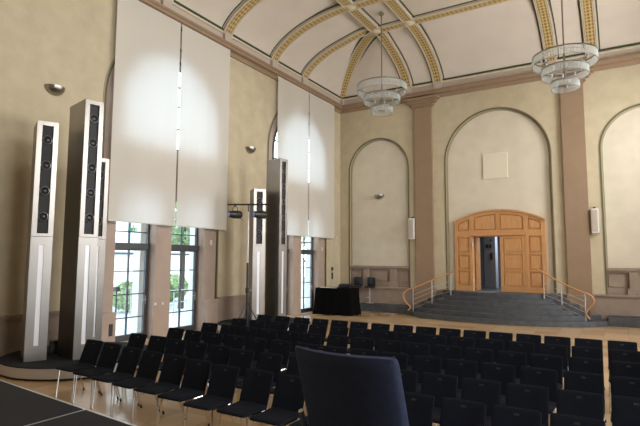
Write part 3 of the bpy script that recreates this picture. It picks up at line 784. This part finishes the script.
# ------------------------------------------------------------------ stage
SZ = .95
def ey(x): return -17.425-.0935*(x-5.6)
decks = [(1.30, 3.29), (3.30, 5.29), (5.30, 7.285), (7.295, 9.29), (9.30, 11.29), (11.30, 13.3)]
dl = ['left end of the stage, out beside the wall', 'second from the left wall', 'third from the left wall, in the lower left corner', 'right of the seam in the lower left corner', 'under the blue chair', 'at the right end of the stage']
for i, (x0, x1) in enumerate(decks):
    for row in (0, 1):
        t = empty('stage_deck', ((x0+x1)/2, ey((x0+x1)/2)-2*row, 0), 0, 'dark carpeted stage platform, %s%s' % (dl[i], '' if row == 0 else ', back row'), 'stage', 'stage platforms')
        ox, oy = t.location.x, t.location.y
        q = [(x0-ox, ey(x0)-2*row-oy-1.995), (x1-ox, ey(x1)-2*row-oy-1.995), (x1-ox, ey(x1)-2*row-oy), (x0-ox, ey(x0)-2*row-oy)]
        MB().plate([q], lambda a, b_, d_: (a, b_, d_), SZ-.09, SZ-.004).build('frame', 'alu', t)
        q2 = [(q[0][0]+.012, q[0][1]+.012), (q[1][0]-.012, q[1][1]+.012), (q[2][0]-.012, q[2][1]-(.03)), (q[3][0]+.012, q[3][1]-.03)]
        MB().plate([q2], lambda a, b_, d_: (a, b_, d_), SZ-.003, SZ).build('carpet_top', 'carpet', t)
        for (a, b_) in q: 
            a *= .94; MB().tube([(a, b_*.96 if b_ > -1 else b_+.08, 0), (a, b_*.96 if b_ > -1 else b_+.08, SZ-.09)], .025, 8).build('leg', 'alu', t)
        if row == 0:
            MB().plate([[(q[3][0], q[3][1]-.06), (q[2][0], q[2][1]-.06), (q[2][0], q[2][1]-.05), (q[3][0], q[3][1]-.05)]], lambda a, b_, d_: (a, b_, d_), .01, SZ-.095).build('skirt', 'black_cloth', t)
pc_ = make_chair('stage_chair', 'blue_fabric', '', bw=.207, rec=20, hole=False, wrap=1.3)
tag(pc_, 'dark blue upholstered chair on the stage, seen from behind in the foreground', 'chair')
pc_.scale = (1, 1, 1.105)
pc_.location = (10.302, -18.80+.33, SZ)
pc_.rotation_euler = (0, 0, PI-R(4))

# ------------------------------------------------------------------ outside
st(MB().box(-45, -.42, -40, 25, -.12, .0).build('ground', 'paving'))
def bush(x, y, h, r, m, label, seed):
    rnd = random.Random(seed); t = empty('hedge_bush', (x, y, 0), 0, label, 'bush', 'bushes outside the windows')
    b = MB()
    for i in range(900):
        a = rnd.uniform(0, 2*PI); zz = rnd.uniform(-.85, 1); q = math.sqrt(max(0, 1-zz*zz))*rnd.uniform(.8, 1.05)
        p = Vector((r*q*cos(a), r*q*sin(a), h*.52+h*.46*zz)); u = Vector((rnd.uniform(-1, 1), rnd.uniform(-1, 1), rnd.uniform(-1, 1))).normalized(); w = u.orthogonal().normalized(); s_ = rnd.uniform(.06, .12)
        k0 = len(b.v); b.v += [tuple(p-u*s_), tuple(p+w*s_*.5), tuple(p+u*s_), tuple(p-w*s_*.5)]; b.f.append([k0, k0+1, k0+2, k0+3])
    b.lathe([(0, h*.1), (r*.75, h*.3), (r*.85, h*.6), (r*.5, h*.9), (0, h*.95)], seg=14)
    b.build('foliage', m, t)
    MB().tube([(0, 0, 0), (.05, 0, h*.4)], .05).build('stem', 'bark', t)
for i, (x, y, h, r, m) in enumerate(((-6.6, -6.35, 1.25, .62, 'leaf_hazed'), (-6.9, -5.0, 1.35, .65, 'leaf'), (-8.3, -6.6, 1.5, .7, 'leaf_hazed'), (-9.5, -1.2, 1.4, .8, 'leaf_hazed'), (-9.2, .8, 1.5, .8, 'leaf'), (-8.0, -3.2, 1.1, .6, 'leaf'))):
    bush(x, y, h, r, m, ['round green bush seen through the leftmost glazed door', 'taller green bush behind the first seen through the leftmost glazed door', 'low haze-tinted bush beside the dark post outside', 'haze-tinted bush far outside the second glazed door', 'green bush farther out beyond the second glazed door', 'low green bush between the doors outside'][i], 11+i)
def tree(x, y, label, seed, lean=0):
    rnd = random.Random(seed); t = empty('garden_tree', (x, y, 0), 0, label, 'tree')
    MB().tube([(0, 0, 0), (.05, 0, 2), (lean, .1, 4.2)], [.14, .11, .08], 10).build('trunk', 'bark', t, smooth=True)
    b = MB()
    for i in range(2600):
        a = rnd.uniform(0, 2*PI); zz = rnd.uniform(-1, 1); q = math.sqrt(max(0, 1-zz*zz))*rnd.uniform(.3, 1)
        p = Vector((2.0*q*cos(a)+lean, 2.0*q*sin(a), 4.4+1.6*zz)); u = Vector((rnd.uniform(-1, 1), rnd.uniform(-1, 1), rnd.uniform(-1, 1))).normalized(); w = u.orthogonal().normalized(); s_ = rnd.uniform(.08, .16)
        k0 = len(b.v); b.v += [tuple(p-u*s_), tuple(p+w*s_*.5), tuple(p+u*s_), tuple(p-w*s_*.5)]; b.f.append([k0, k0+1, k0+2, k0+3])
    b.build('crown', 'leaf_hazed', t)
tree(-6.0, -3.95, 'tree with dark trunk seen through the second glazed door', 5)
tree(-9.0, 8.6, 'tree outside the glazed door nearest the far wall', 6)
bl = empty('neighbouring_building', (-20, -2, 0), 0, 'bright white building across the courtyard outside', 'building')
MB().box(-1, 0, -16, 24, 0, 9).build('wall', 'facade_white', bl)
for y in range(-14, 22, 4):
    w_ = MB().box(.0, .06, y, y+1.4, 3.2, 5.4).build('window', 'grey_frame', bl); MB().box(.06, .07, y+.1, y+1.3, 3.3, 5.3).build('pane', 'paving', w_)
MB().box(0, .15, -16, 24, 2.55, 2.7).build('ledge', 'grey_frame', bl)
for y, lab in ((-9.93, 'white square column outside the leftmost glazed door'), (-7.63, 'white square column outside the second glazed door'), (-.2, 'pale square column outside the farthest glazed door')):
    e = empty('outdoor_column', (-1.5, y, 0), 0, lab, 'column')
    MB().box(-.15, .15, -.14, .14, 0, 5).build('shaft', 'column_white', e, bevel=.01); MB().box(-.2, .2, -.19, .19, 0, .15).build('base', 'column_white', e)
e = empty('bollard_lamp', (-6, -7.33, 0), 0, 'dark post lamp outside the leftmost glazed door', 'lamp')
MB().tube([(0, 0, 0), (0, 0, .95)], .03, 10).build('post', 'dark_metal', e); MB().box(-.09, .09, -.09, .09, .93, 1.1).build('lamp_head', 'dark_metal', e, bevel=.01)
def rail(x, y0, y1, h, m, label, n=6, z0=0):
    e = empty('outdoor_railing', (x, y0, z0), 0, label, 'railing')
    MB().box(-.03, .03, 0, y1-y0, h-.06, h).build('top_rail', m, e); MB().box(-.02, .02, 0, y1-y0, h*.5, h*.5+.03).build('mid_rail', m, e)
    for i in range(n): y = (y1-y0)*i/(n-1); MB().tube([(0, y, 0), (0, y, h-.05)], .02, 6).build('post', m, e)
rail(-4.5, -8.05, -7.0, 1.15, 'column_white', 'white railing in front of the bushes outside')
rail(-4.0, -6.9, -5.2, 1.0, 'column_white', 'white railing seen through the second glazed door')
e = empty('outdoor_stair', (-6, 4.6, 0), 0, 'outdoor stair with dark railing outside the farthest glazed door', 'stairs')
for i in range(8): MB().box(-.9, .9, 2.6-i*.33-.33, 2.6-i*.33, 0, .17*(i+1)).build('step', 'column_white', e)
MB().tube([(.9, 2.6, .95), (.9, 0, 2.3)], .04, 8).build('handrail', 'dark_metal', e)
for i in range(8): y = 2.45-i*.33; MB().tube([(.9, y, .17*(i+1)), (.9, y, .17*(i+1)+.9)], .022, 6).build('baluster', 'dark_metal', e)
